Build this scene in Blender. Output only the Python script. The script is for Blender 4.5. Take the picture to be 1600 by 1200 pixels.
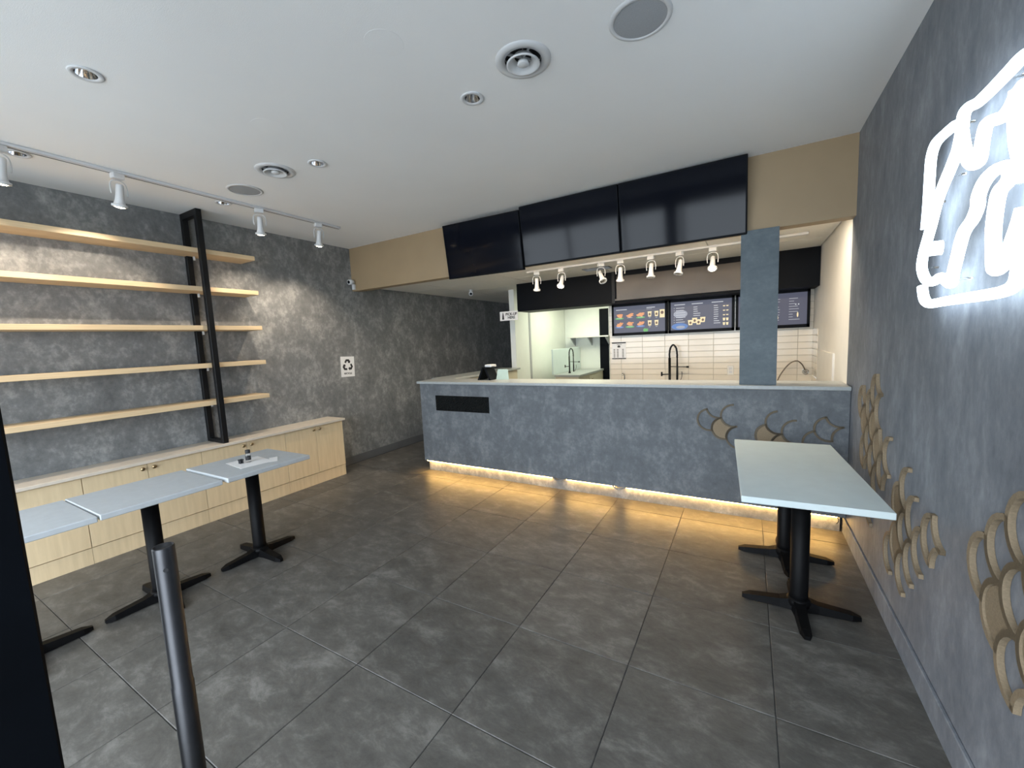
import bpy, bmesh, math, random
from mathutils import Vector, Matrix
random.seed(7)
PI = math.pi
for o in list(bpy.data.objects):
    bpy.data.objects.remove(o)
scene = bpy.context.scene
C = scene.collection

# ------------------------------------------------------------------ camera
cam_d = bpy.data.cameras.new('camera')
cam_d.sensor_fit = 'HORIZONTAL'
cam_d.sensor_width = 36.0
cam_d.lens = 637.85 / 1600 * 36.0
cam_d.clip_start = 0.02
cam = bpy.data.objects.new('camera', cam_d)
C.objects.link(cam)
_r = Vector((0.8662015, 0.49758004, -0.04592452))
_u = Vector((-0.01235311, 0.11320006, 0.99349542))
_f = Vector((-0.49954215, 0.85999991, -0.10420072))
M3 = Matrix((_r, _u, -_f)).transposed()
cam.matrix_world = Matrix.Translation((0, 0, 1.56)) @ M3.to_4x4()
scene.camera = cam

# ------------------------------------------------------------------ world: overcast daylight in front of the shop
world = bpy.data.worlds.new('overcast_sky')
scene.world = world
world.use_nodes = True
bg = world.node_tree.nodes['Background']
bg.inputs['Color'].default_value = (0.80, 0.90, 1.0, 1)
bg.inputs['Strength'].default_value = 7.6
scene.view_settings.view_transform = 'Standard'
scene.view_settings.look = 'None'
scene.view_settings.gamma = 1.0
scene.view_settings.use_curve_mapping = False
scene.view_settings.exposure = 0.15

# ------------------------------------------------------------------ room measures (metres)
XL, XR = -4.652, 0.652          # side walls
YFR = -1.20                     # shop front
YB = 3.825                      # face of the tan bulkhead
YBB = 3.945                     # its back
HC, HB, HK = 2.888, 2.33, 2.40  # ceiling, underside of bulkhead, kitchen ceiling
YF, YT = 3.75, 3.80             # counter face, toe kick face
HT = 1.123                      # counter height
CXL = -3.49
YS = 5.43                       # face of the black soffit
YK = 5.85                       # tiled kitchen wall
YE = 8.2                        # far end of hall and back room


def arealight(name, loc, rot, sx, sy, power, col, portal=False):
    l = bpy.data.lights.new(name, 'AREA')
    l.shape = 'RECTANGLE'
    l.size, l.size_y = sx, sy
    l.energy = power
    l.color = col
    if portal:
        l.cycles.is_portal = True
    o = bpy.data.objects.new(name, l)
    o.location = loc
    o.rotation_euler = rot
    C.objects.link(o)
    return o


def spot(name, loc, target, power, col, angle, blend, radius=0.02, parent=None):
    l = bpy.data.lights.new(name, 'SPOT')
    l.energy = power
    l.color = col
    l.spot_size = math.radians(angle)
    l.spot_blend = blend
    l.shadow_soft_size = radius
    o = bpy.data.objects.new(name, l)
    C.objects.link(o)
    d = Vector(target) - Vector(loc)
    o.location = loc
    o.rotation_euler = d.to_track_quat('-Z', 'Y').to_euler()
    return o


# daylight enters through the open shop front behind the camera
arealight('shop_front_portal', (-2.0, YFR - 0.02, 1.3), (PI / 2, 0, 0), 5.3, 2.6, 1, (1, 1, 1), portal=True)
# fluorescent light of the back room
arealight('back_room_light', (-2.4, 6.9, HK - 0.03), (0, 0, 0), 0.9, 0.9, 30, (0.96, 1.0, 0.76))
# added fill light hidden behind the bulkhead to brighten the kitchen
arealight('kitchen_fill_light', (-1.25, YBB + 0.012, HK - 0.038), (math.radians(6), 0, 0), 3.4, 0.05, 70, (1.0, 0.84, 0.63))


# ------------------------------------------------------------------ materials
MATS = {}


def nt(m):
    m.use_nodes = True
    return m.node_tree.nodes, m.node_tree.links, m.node_tree.nodes['Principled BSDF']


def plain(name, col, rough=0.5, metal=0.0, var=0.06, scale=6.0, bump=0.0, bscale=200.0, spec=0.5, rnd=0.0):
    """principled colour with a soft procedural variation, optional fine relief and per-object tint"""
    m = bpy.data.materials.new(name)
    n, l, b = nt(m)
    tc = n.new('ShaderNodeTexCoord')
    nz = n.new('ShaderNodeTexNoise')
    nz.inputs['Scale'].default_value = scale
    nz.inputs['Detail'].default_value = 5
    l.new(tc.outputs['Object'], nz.inputs['Vector'])
    rp = n.new('ShaderNodeValToRGB')
    rp.color_ramp.elements[0].position = 0.3
    rp.color_ramp.elements[1].position = 0.7
    rp.color_ramp.elements[0].color = [max(0, c * (1 - var)) for c in col] + [1]
    rp.color_ramp.elements[1].color = [c * (1 + var) for c in col] + [1]
    l.new(nz.outputs['Fac'], rp.inputs['Fac'])
    out = rp.outputs['Color']
    if rnd:
        oi = n.new('ShaderNodeObjectInfo')
        mr = n.new('ShaderNodeMapRange')
        mr.inputs['To Min'].default_value = 1 - rnd
        mr.inputs['To Max'].default_value = 1 + rnd
        l.new(oi.outputs['Random'], mr.inputs['Value'])
        mx = n.new('ShaderNodeVectorMath')
        mx.operation = 'SCALE'
        l.new(out, mx.inputs[0])
        l.new(mr.outputs['Result'], mx.inputs['Scale'])
        out = mx.outputs['Vector']
    l.new(out, b.inputs['Base Color'])
    b.inputs['Roughness'].default_value = rough
    b.inputs['Metallic'].default_value = metal
    b.inputs['Specular IOR Level'].default_value = spec
    if bump:
        n2 = n.new('ShaderNodeTexNoise')
        n2.inputs['Scale'].default_value = bscale
        n2.inputs['Detail'].default_value = 3
        l.new(tc.outputs['Object'], n2.inputs['Vector'])
        bp = n.new('ShaderNodeBump')
        bp.inputs['Strength'].default_value = bump
        bp.inputs['Distance'].default_value = 0.01
        l.new(n2.outputs['Fac'], bp.inputs['Height'])
        l.new(bp.outputs['Normal'], b.inputs['Normal'])
    MATS[name] = m
    return m


def plaster(name, dark, mid, light, stretch=(1, 1, 0.55), rough=0.62):
    """mottled concrete-look wallcovering"""
    m = bpy.data.materials.new(name)
    n, l, b = nt(m)
    tc = n.new('ShaderNodeTexCoord')
    mp = n.new('ShaderNodeMapping')
    mp.inputs['Scale'].default_value = stretch
    l.new(tc.outputs['Object'], mp.inputs['Vector'])
    a = n.new('ShaderNodeTexNoise')
    a.inputs['Scale'].default_value = 4.6
    a.inputs['Detail'].default_value = 9
    a.inputs['Roughness'].default_value = 0.72
    a.inputs['Distortion'].default_value = 0.25
    l.new(mp.outputs['Vector'], a.inputs['Vector'])
    f = n.new('ShaderNodeTexNoise')
    f.inputs['Scale'].default_value = 24
    f.inputs['Detail'].default_value = 6
    f.inputs['Roughness'].default_value = 0.7
    l.new(mp.outputs['Vector'], f.inputs['Vector'])
    mx = n.new('ShaderNodeMix')
    mx.data_type = 'FLOAT'
    mx.inputs['Factor'].default_value = 0.36
    l.new(a.outputs['Fac'], mx.inputs['A'])
    l.new(f.outputs['Fac'], mx.inputs['B'])
    rp = n.new('ShaderNodeValToRGB')
    e = rp.color_ramp.elements
    e[0].position, e[0].color = 0.34, (*dark, 1)
    e[1].position, e[1].color = 0.69, (*light, 1)
    k = e.new(0.50)
    k.color = (*mid, 1)
    l.new(mx.outputs['Result'], rp.inputs['Fac'])
    l.new(rp.outputs['Color'], b.inputs['Base Color'])
    b.inputs['Roughness'].default_value = rough
    bp = n.new('ShaderNodeBump')
    bp.inputs['Strength'].default_value = 0.12
    bp.inputs['Distance'].default_value = 0.004
    l.new(f.outputs['Fac'], bp.inputs['Height'])
    l.new(bp.outputs['Normal'], b.inputs['Normal'])
    MATS[name] = m
    return m


def glow(name, col, strength, base=(0.8, 0.8, 0.8)):
    m = bpy.data.materials.new(name)
    n, l, b = nt(m)
    b.inputs['Base Color'].default_value = (*base, 1)
    b.inputs['Emission Color'].default_value = (*col, 1)
    b.inputs['Emission Strength'].default_value = strength
    b.inputs['Roughness'].default_value = 0.4
    MATS[name] = m
    return m


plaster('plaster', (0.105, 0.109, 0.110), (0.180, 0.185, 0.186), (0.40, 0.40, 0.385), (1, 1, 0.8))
plaster('plaster_neon', (0.125, 0.136, 0.158), (0.190, 0.203, 0.228), (0.32, 0.335, 0.36), (1, 1, 0.5))
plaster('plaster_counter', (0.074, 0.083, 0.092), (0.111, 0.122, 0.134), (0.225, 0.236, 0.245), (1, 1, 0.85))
plaster('plaster_column', (0.055, 0.078, 0.092), (0.078, 0.104, 0.120), (0.12, 0.152, 0.172), (1, 1, 1.3), rough=0.5)
plain('ceiling_paint', (0.84, 0.845, 0.84), 0.85, var=0.015, scale=1.5, bump=0.10, bscale=260)
plain('white_paint', (0.74, 0.72, 0.67), 0.55, var=0.03)
plain('pale_paint', (0.78, 0.80, 0.76), 0.6, var=0.02)
plain('ceiling_panel', (0.84, 0.80, 0.72), 0.85, var=0.03, scale=40, bump=0.15, bscale=300, rnd=0.02)
plain('grid_metal', (0.62, 0.60, 0.55), 0.5)
plain('tan_panel', (0.33, 0.24, 0.14), 0.55, var=0.05, scale=3)
plain('dark_baseboard', (0.115, 0.118, 0.12), 0.5, var=0.1)
plain('grout', (0.05, 0.05, 0.05), 0.9)
plain('black_metal', (0.0045, 0.005, 0.006), 0.45, var=0.2, scale=30, spec=0.25)
plain('black_satin', (0.002, 0.003, 0.005), 0.5, var=0.2, spec=0.10)
plain('pedestal_black', (0.0035, 0.0035, 0.004), 0.5, var=0.2, scale=20, spec=0.12)
plain('screen_black', (0.003, 0.004, 0.008), 0.09, var=0.1, scale=2, spec=0.16)
plain('steel', (0.055, 0.050, 0.045), 0.34, 1.0, var=0.12, scale=3)
plain('brushed_tube', (0.075, 0.075, 0.079), 0.42, 1.0, var=0.1, scale=20)
plain('chrome', (0.75, 0.76, 0.78), 0.10, 1.0, var=0.02)
plain('brass', (0.42, 0.31, 0.18), 0.28, 1.0, var=0.05)
plain('fixture_white', (0.62, 0.63, 0.64), 0.4, var=0.02)
plain('fixture_grey', (0.42, 0.43, 0.44), 0.7, var=0.05, scale=300)
plain('speaker_mesh', (0.33, 0.345, 0.36), 0.75, var=0.12, scale=500)
plain('vent_dark', (0.03, 0.03, 0.03), 0.8)
plain('quartz_top', (0.34, 0.36, 0.36), 0.30, var=0.06, scale=60)
plain('table_laminate', (0.48, 0.51, 0.53), 0.42, var=0.035, scale=25)
plain('table_mint', (0.64, 0.72, 0.72), 0.40, var=0.025, scale=12)
plain('stone_top', (0.58, 0.52, 0.44), 0.4, var=0.05, scale=18)
plain('paper', (0.78, 0.78, 0.78), 0.7, var=0.01)
plain('ink', (0.02, 0.02, 0.022), 0.7)
plain('ink_soft', (0.16, 0.155, 0.15), 0.7)
plain('wall_tile', (0.74, 0.68, 0.58), 0.16, var=0.035, scale=7, bump=0.16, bscale=9, rnd=0.02)
plain('tile_grout', (0.42, 0.38, 0.31), 0.9)
plain('cream_cabinet', (0.66, 0.60, 0.46), 0.5, var=0.03)
plain('mdf', (0.24, 0.182, 0.115), 0.8, var=0.13, scale=160, bump=0.12, bscale=300)
plain('mdf_shaded', (0.125, 0.100, 0.068), 0.8, var=0.12, scale=120)  # darker copy of the mdf, shade painted into the counter rings
plain('rubber_black', (0.005, 0.006, 0.006), 0.75, var=0.5, scale=90, bump=1.0, bscale=90, spec=0.15)
plain('splash_white', (0.66, 0.76, 0.76), 0.15, var=0.02)
plain('teal_acrylic', (0.34, 0.45, 0.43), 0.15)
plain('hose_grey', (0.20, 0.17, 0.13), 0.4, 0.6)
plain('pavement', (0.46, 0.46, 0.45), 0.9, var=0.1, scale=2)
glow('led_warm', (1.0, 0.56, 0.15), 70)
glow('neon_white', (0.72, 0.87, 1.0), 6.0)
glow('lamp_lit', (1.0, 0.84, 0.58), 26)
glow('menu_slate', (0.055, 0.057, 0.090), 1.0, (0.01, 0.01, 0.015))
glow('menu_white', (0.50, 0.51, 0.54), 1.0, (0.01, 0.01, 0.01))
glow('menu_blue', (0.06, 0.16, 0.42), 1.0, (0.01, 0.01, 0.01))
glow('menu_green', (0.09, 0.38, 0.08), 1.0, (0.01, 0.01, 0.01))
glow('menu_orange', (0.72, 0.30, 0.12), 1.0, (0.01, 0.01, 0.01))
glow('menu_cream', (0.80, 0.66, 0.38), 1.0, (0.01, 0.01, 0.01))
glow('menu_brown', (0.13, 0.06, 0.03), 1.0, (0.01, 0.01, 0.01))
glow('menu_pale', (0.28, 0.30, 0.36), 1.0, (0.01, 0.01, 0.01))


def glass(name, col):
    m = bpy.data.materials.new(name)
    n, l, b = nt(m)
    b.inputs['Base Color'].default_value = (*col, 1)
    b.inputs['Transmission Weight'].default_value = 1.0
    b.inputs['Roughness'].default_value = 0.03
    b.inputs['IOR'].default_value = 1.25
    MATS[name] = m


glass('clear_glass', (0.97, 0.98, 0.98))


def wood(name, c0, c1, axis_scale, rough=0.5):
    m = bpy.data.materials.new(name)
    n, l, b = nt(m)
    tc = n.new('ShaderNodeTexCoord')
    mp = n.new('ShaderNodeMapping')
    mp.inputs['Scale'].default_value = axis_scale
    l.new(tc.outputs['Object'], mp.inputs['Vector'])
    a = n.new('ShaderNodeTexNoise')
    a.inputs['Scale'].default_value = 4
    a.inputs['Detail'].default_value = 7
    l.new(mp.outputs['Vector'], a.inputs['Vector'])
    rp = n.new('ShaderNodeValToRGB')
    rp.color_ramp.elements[0].position, rp.color_ramp.elements[0].color = 0.32, (*c0, 1)
    rp.color_ramp.elements[1].position, rp.color_ramp.elements[1].color = 0.68, (*c1, 1)
    l.new(a.outputs['Fac'], rp.inputs['Fac'])
    l.new(rp.outputs['Color'], b.inputs['Base Color'])
    b.inputs['Roughness'].default_value = rough
    MATS[name] = m


wood('shelf_wood', (0.56, 0.42, 0.25), (0.66, 0.51, 0.32), (14, 0.8, 30))
wood('cabinet_ply', (0.64, 0.50, 0.31), (0.72, 0.57, 0.36), (6, 10, 0.9))


def floor_tile_mat():
    m = bpy.data.materials.new('floor_stone')
    n, l, b = nt(m)
    tc = n.new('ShaderNodeTexCoord')
    oi = n.new('ShaderNodeObjectInfo')
    mu = n.new('ShaderNodeMath')
    mu.operation = 'MULTIPLY'
    mu.inputs[1].default_value = 37.0
    l.new(oi.outputs['Random'], mu.inputs[0])
    ad = n.new('ShaderNodeVectorMath')
    ad.operation = 'ADD'
    l.new(tc.outputs['Object'], ad.inputs[0])
    l.new(mu.outputs[0], ad.inputs[1])
    mp = n.new('ShaderNodeMapping')
    mp.inputs['Rotation'].default_value = (0, 0, 0.6)
    mp.inputs['Scale'].default_value = (1.2, 2.0, 1)
    l.new(ad.outputs[0], mp.inputs['Vector'])
    a = n.new('ShaderNodeTexNoise')
    a.inputs['Scale'].default_value = 4.6
    a.inputs['Detail'].default_value = 12
    a.inputs['Roughness'].default_value = 0.77
    a.inputs['Distortion'].default_value = 0.25
    l.new(mp.outputs['Vector'], a.inputs['Vector'])
    rp = n.new('ShaderNodeValToRGB')
    e = rp.color_ramp.elements
    e[0].position, e[0].color = 0.32, (0.060, 0.057, 0.051, 1)
    e[1].position, e[1].color = 0.74, (0.215, 0.207, 0.188, 1)
    k = e.new(0.52)
    k.color = (0.105, 0.0995, 0.090, 1)
    l.new(a.outputs['Fac'], rp.inputs['Fac'])
    mr = n.new('ShaderNodeMapRange')
    mr.inputs['To Min'].default_value = 0.90
    mr.inputs['To Max'].default_value = 1.10
    l.new(oi.outputs['Random'], mr.inputs['Value'])
    sc = n.new('ShaderNodeVectorMath')
    sc.operation = 'SCALE'
    l.new(rp.outputs['Color'], sc.inputs[0])
    l.new(mr.outputs['Result'], sc.inputs['Scale'])
    l.new(sc.outputs['Vector'], b.inputs['Base Color'])
    b.inputs['Roughness'].default_value = 0.42
    b.inputs['Specular IOR Level'].default_value = 0.4
    bp = n.new('ShaderNodeBump')
    bp.inputs['Strength'].default_value = 0.15
    bp.inputs['Distance'].default_value = 0.006
    l.new(a.outputs['Fac'], bp.inputs['Height'])
    l.new(bp.outputs['Normal'], b.inputs['Normal'])
    MATS['floor_stone'] = m


floor_tile_mat()


# ------------------------------------------------------------------ mesh helpers
class MB:
    """collects shapes into one mesh"""

    def __init__(self):
        self.v, self.f = [], []
        self.smooth = set()

    def poly(self, pts, faces, smooth=False):
        o = len(self.v)
        self.v += [tuple(p) for p in pts]
        for f in faces:
            if smooth:
                self.smooth.add(len(self.f))
            self.f.append(tuple(i + o for i in f))
        return self

    def box(self, x0, x1, y0, y1, z0, z1):
        p = [(x, y, z) for x in (x0, x1) for y in (y0, y1) for z in (z0, z1)]
        return self.poly(p, [(0, 1, 3, 2), (4, 6, 7, 5), (0, 4, 5, 1), (2, 3, 7, 6), (0, 2, 6, 4), (1, 5, 7, 3)])

    def cbox(self, x0, x1, y0, y1, z0, z1, c=0.004):
        """box with chamfered edges"""
        bm = bmesh.new()
        vs = [bm.verts.new((x, y, z)) for x in (x0, x1) for y in (y0, y1) for z in (z0, z1)]
        for f in [(0, 1, 3, 2), (4, 6, 7, 5), (0, 4, 5, 1), (2, 3, 7, 6), (0, 2, 6, 4), (1, 5, 7, 3)]:
            bm.faces.new([vs[i] for i in f])
        bmesh.ops.bevel(bm, geom=list(bm.edges), offset=c, segments=1, affect='EDGES')
        bm.verts.index_update()
        self.poly([v.co[:] for v in bm.verts], [[v.index for v in f.verts] for f in bm.faces])
        bm.free()
        return self

    def tube(self, pts, r, seg=10, caps=True, close=False):
        """round bar along a list of points; r may be a list"""
        pts = [Vector(p) for p in pts]
        n = len(pts)
        rr = r if isinstance(r, (list, tuple)) else [r] * n
        rings = []
        t0 = (pts[1] - pts[0]).normalized()
        ref = Vector((0, 0, 1)) if abs(t0.z) < 0.9 else Vector((1, 0, 0))
        nrm = t0.cross(ref).normalized()
        for i in range(n):
            if close:
                t = (pts[(i + 1) % n] - pts[i - 1]).normalized()
            elif i == 0:
                t = t0
            elif i == n - 1:
                t = (pts[-1] - pts[-2]).normalized()
            else:
                t = ((pts[i + 1] - pts[i]).normalized() + (pts[i] - pts[i - 1]).normalized())
                t = t.normalized() if t.length > 1e-6 else (pts[i] - pts[i - 1]).normalized()
            nrm = (nrm - t * nrm.dot(t))
            nrm = nrm.normalized() if nrm.length > 1e-6 else t.orthogonal().normalized()
            b = t.cross(nrm)
            rings.append([pts[i] + (nrm * math.cos(a) + b * math.sin(a)) * rr[i] for a in [2 * PI * k / seg for k in range(seg)]])
        o = len(self.v)
        for g in rings:
            self.v += [tuple(p) for p in g]
        m = n if close else n - 1
        for i in range(m):
            j = (i + 1) % n
            for k in range(seg):
                k2 = (k + 1) % seg
                self.smooth.add(len(self.f))
                self.f.append((o + i * seg + k, o + j * seg + k, o + j * seg + k2, o + i * seg + k2))
        if caps and not close:
            self.f.append(tuple(o + k for k in range(seg)))
            self.f.append(tuple(o + (n - 1) * seg + k for k in reversed(range(seg))))
        return self

    def lathe(self, prof, cx=0, cy=0, seg=32, smooth=True):
        """profile of (radius, z) turned about a vertical axis"""
        o = len(self.v)
        for r, z in prof:
            for k in range(seg):
                a = 2 * PI * k / seg
                self.v.append((cx + r * math.cos(a), cy + r * math.sin(a), z))
        for i in range(len(prof) - 1):
            for k in range(seg):
                k2 = (k + 1) % seg
                if smooth:
                    self.smooth.add(len(self.f))
                self.f.append((o + i * seg + k, o + i * seg + k2, o + (i + 1) * seg + k2, o + (i + 1) * seg + k))
        return self

    def prism(self, outline, d0, d1, place):
        """flat outline (u, v) extruded from depth d0 to d1; place(u, v, d) -> xyz"""
        n = len(outline)
        p = [place(u, v, d0) for u, v in outline] + [place(u, v, d1) for u, v in outline]
        f = [tuple(range(n)), tuple(range(2 * n - 1, n - 1, -1))]
        f += [(i, (i + 1) % n + 0, (i + 1) % n + n, i + n) for i in range(n)]
        return self.poly(p, f)

    def band(self, outer, inner, d0, d1, place, closed=True):
        """strip between two matching outlines, extruded"""
        n = len(outer)
        P = []
        for L in (outer, inner):
            for d in (d0, d1):
                P += [place(u, v, d) for u, v in L]
        f = []
        for i in range(n if closed else n - 1):
            j = (i + 1) % n
            f.append((n + i, n + j, 3 * n + j, 3 * n + i))
            f.append((i, j, n + j, n + i))
            f.append((2 * n + i, 3 * n + i, 3 * n + j, 2 * n + j))
            f.append((i, 2 * n + i, 2 * n + j, j))
        if not closed:
            f += [(0, n, 3 * n, 2 * n), (n - 1, 3 * n - 1, 4 * n - 1, 2 * n - 1)]
        return self.poly(P, f)

    def mesh(self, name, mat):
        me = bpy.data.meshes.new(name)
        me.from_pydata(self.v, [], self.f)
        bm = bmesh.new()
        bm.from_mesh(me)
        bmesh.ops.recalc_face_normals(bm, faces=bm.faces)
        bm.to_mesh(me)
        bm.free()
        for i in self.smooth:
            me.polygons[i].use_smooth = True
        me.materials.append(MATS[mat])
        me.update()
        return me

    def build(self, name, mat, parent=None, loc=None, rot=None):
        return link(name, self.mesh(name, mat), parent, loc, rot)


def link(name, me, parent=None, loc=None, rot=None):
    o = bpy.data.objects.new(name, me)
    C.objects.link(o)
    if parent is not None:
        o.parent = parent
    if loc is not None:
        o.location = loc
    if rot is not None:
        o.rotation_euler = rot
    return o


def tag(o, label=None, cat=None, group=None, kind=None):
    if label:
        o['label'] = label
    if cat:
        o['category'] = cat
    if group:
        o['group'] = group
    if kind:
        o['kind'] = kind
    return o


def thing(name, label, cat, loc=(0, 0, 0), rz=0.0, group=None):
    o = bpy.data.objects.new(name, None)
    o.empty_display_size = 0.1
    C.objects.link(o)
    o.location = loc
    o.rotation_euler = (0, 0, rz)
    return tag(o, label, cat, group)


def struct(name, mb, mat, label, cat='wall'):
    return tag(mb.build(name, mat), label, cat, kind='structure')


def smooth_path(pts, k=5, closed=False):
    """Catmull-Rom through the points"""
    P = [Vector(p) for p in pts]
    n = len(P)
    out = []
    for i in range(n if closed else n - 1):
        if closed:
            a, b, c, d = P[i - 1], P[i], P[(i + 1) % n], P[(i + 2) % n]
        else:
            a, b, c, d = P[max(i - 1, 0)], P[i], P[i + 1], P[min(i + 2, n - 1)]
        for s in range(k):
            t = s / k
            out.append(0.5 * ((2 * b) + (c - a) * t + (2 * a - 5 * b + 4 * c - d) * t * t + (3 * b - a - 3 * c + d) * t ** 3))
    if not closed:
        out.append(P[-1])
    return out


def text_mesh(body, size, mat, thick=0.0006, align='CENTER'):
    cu = bpy.data.curves.new('lettering', 'FONT')
    cu.body = body
    cu.size = size
    cu.align_x = align
    cu.align_y = 'CENTER'
    cu.extrude = thick
    cu.resolution_u = 3
    cu.offset = size * 0.032          # bold strokes
    ob = bpy.data.objects.new('lettering', cu)
    C.objects.link(ob)
    dg = bpy.context.evaluated_depsgraph_get()
    me = bpy.data.meshes.new_from_object(ob.evaluated_get(dg))
    bpy.data.objects.remove(ob)
    me.materials.clear()
    me.materials.append(MATS[mat])
    return me


# ================================================================== THE SETTING
# ---- floor: slab and single stone tiles
floor = struct('floor', MB().box(XL - 0.1, XR + 0.1, YFR - 0.1, YE + 0.1, -0.12, -0.004), 'grout',
               'grey stone tile floor of the shop', 'floor')
TX, TY, TS = -0.4765, 1.7955, 0.5931
full_tile = {}


def tile_mesh(w, d):
    k = (round(w, 4), round(d, 4))
    if k not in full_tile:
        g, c = 0.0016, 0.002
        x, y = w / 2 - g, d / 2 - g
        p = [(-x, -y, -0.006), (x, -y, -0.006), (x, y, -0.006), (-x, y, -0.006),
             (-x, -y, -c), (x, -y, -c), (x, y, -c), (-x, y, -c),
             (-x + c, -y + c, 0), (x - c, -y + c, 0), (x - c, y - c, 0), (-x + c, y - c, 0)]
        f = [(8, 9, 10, 11)]
        for a in (0, 4):
            f += [(a + i, a + (i + 1) % 4, a + 4 + (i + 1) % 4, a + 4 + i) for i in range(4)]
        full_tile[k] = MB().poly(p, f).mesh('floor_tile', 'floor_stone')
    return full_tile[k]


for i in range(-8, 3):
    for j in range(-6, 12):
        x0, x1 = TX + i * TS, TX + (i + 1) * TS
        y0, y1 = TY + j * TS, TY + (j + 1) * TS
        x0, x1 = max(x0, XL + 0.001), min(x1, XR - 0.001)
        y0, y1 = max(y0, YFR), min(y1, YE)
        if x1 - x0 < 0.03 or y1 - y0 < 0.03:
            continue
        link('floor_tile', tile_mesh(x1 - x0, y1 - y0), floor, ((x0 + x1) / 2, (y0 + y1) / 2, random.uniform(0, 0.0006)))

# ---- walls
wl = struct('wall_left', MB().box(XL - 0.12, XL, YFR, YE, 0, HC + 0.1), 'plaster', 'mottled grey concrete-look wall behind the shelves')
wr = struct('wall_right', MB().box(XR, XR + 0.12, YFR, 3.93, 0, HC + 0.1), 'plaster_neon', 'mottled grey concrete-look wall with the neon sign')
wk = struct('wall_kitchen_side', MB().box(XR, XR + 0.12, 3.93, YE, 0, HC), 'white_paint', 'cream painted side wall of the kitchen')
wb = struct('wall_back', MB().box(-1.735, XR, YK, YK + 0.10, 0, HK), 'tile_grout', 'back wall of the kitchen faced with white tiles')
struct('wall_end', MB().box(XL, -3.42, YE, YE + 0.1, 0, HK), 'plaster', 'dark wall at the far end of the side passage')
struct('wall_back_room', MB().box(-3.33, XR, YE - 0.15, YE + 0.1, 0, HK), 'pale_paint', 'pale wall of the lit back room')
struct('wall_partition', MB().box(-3.43, -3.335, 5.93, YE, 0, HK), 'pale_paint', 'white partition wall beside the pick-up sign')
struct('trim_1', MB().box(-3.334, -3.322, 6.42, 6.47, 0, HK), 'fixture_grey', 'upright trim strip on the white partition wall', 'trim')
struct('wall_front', MB().box(XL, XR, YFR - 0.12, YFR, 2.62, HC + 0.1), 'plaster', 'wall strip over the shop front glazing')
# shop front framing behind the camera
win = struct('window_1', MB().box(XL, XR, YFR - 0.08, YFR - 0.02, 2.56, 2.62), 'black_metal', 'black framed shop front glazing', 'window')
for x in (-4.62, -3.4, -2.2, -1.1, 0.62):
    MB().box(x - 0.025, x + 0.025, YFR - 0.08, YFR - 0.02, 0, 2.56).build('mullion', 'black_metal', win)
struct('ground', MB().box(-14, 10, -12, YFR - 0.12, -0.12, -0.02), 'pavement', 'grey pavement outside the shop front', 'ground')

# ---- main ceiling with real openings for lamps and vents
DL = [(-1.32, 1.985), (-2.682, 1.996), (-4.02, 2.009), (-2.684, 0.81), (-4.03, 0.83)]
VN = [(-0.946, 1.875), (-3.03, 1.895)]
ceil_me = MB().box(XL, XR, YFR, YB, HC, HC + 0.10).mesh('ceiling', 'ceiling_paint')
ceiling = link('ceiling', ceil_me)
cut = MB()
for (x, y), r in [(q, 0.040) for q in DL] + [(q, 0.088) for q in VN]:
    cut.lathe([(0.0001, HC - 0.05), (r, HC - 0.05), (r, HC + 0.2), (0.0001, HC + 0.2)], x, y, 28, False)
cutter = cut.build('cutter', 'ceiling_paint')
bo = ceiling.modifiers.new('openings', 'BOOLEAN')
bo.object = cutter
bo.operation = 'DIFFERENCE'
bo.solver = 'EXACT'
new_me = bpy.data.meshes.new_from_object(ceiling.evaluated_get(bpy.context.evaluated_depsgraph_get()))
ceiling.modifiers.clear()
ceiling.data = new_me
bpy.data.objects.remove(cutter)
tag(ceiling, 'smooth pale grey ceiling of the customer area', 'ceiling', kind='structure')

# ---- kitchen ceiling: slab, grid and lay-in panels
kc = struct('ceiling', MB().box(XL, XR, YBB, YE, HK + 0.012, HK + 0.06), 'grid_metal', 'suspended panel ceiling over the kitchen', 'ceiling')
panel_meshes = {}
for i in range(-4, 2):
    for j in range(0, 8):
        x0, x1 = max(XL + 0.004, -0.35 + i * 1.2), min(XR - 0.004, -0.35 + (i + 1) * 1.2)
        y0, y1 = max(YBB + 0.004, 3.70 + j * 0.6), min(YE - 0.004, 3.70 + (j + 1) * 0.6)
        if x1 - x0 < 0.05 or y1 - y0 < 0.05:
            continue
        k = (round(x1 - x0, 3), round(y1 - y0, 3))
        if k not in panel_meshes:
            panel_meshes[k] = MB().box(-k[0] / 2 + 0.006, k[0] / 2 - 0.006, -k[1] / 2 + 0.006, k[1] / 2 - 0.006, 0, 0.012).mesh('ceiling_panel', 'ceiling_panel')
        link('ceiling_panel', panel_meshes[k], kc, ((x0 + x1) / 2, (y0 + y1) / 2, HK))

# ---- bulkhead, column, soffit
struct('trim_2', MB().box(XL, XR, YB, YBB, HB, HC + 0.1), 'tan_panel', 'tan bulkhead across the room carrying the black screens', 'bulkhead')
struct('trim_3', MB().box(-0.058, 0.196, 3.785, 3.94, HT, HB), 'plaster_column', 'blue grey square column standing on the counter', 'column')
so = struct('trim_4', MB().box(-3.0, XR - 0.004, YS, YK, 1.995, HK), 'black_satin', 'black soffit over the kitchen opening', 'soffit')
mp_ = MB().box(-1.50, 0.10, YS - 0.012, YS, 2.045, 2.335)
mp_.build('metal_panel', 'steel', so)
MB().box(-1.52, 0.12, YS - 0.022, YS, 2.025, 2.045).build('metal_lip', 'steel', so)
MB().box(-1.56, -1.52, YS - 0.02, YS, 1.995, HK).build('panel_frame', 'black_metal', so)

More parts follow.
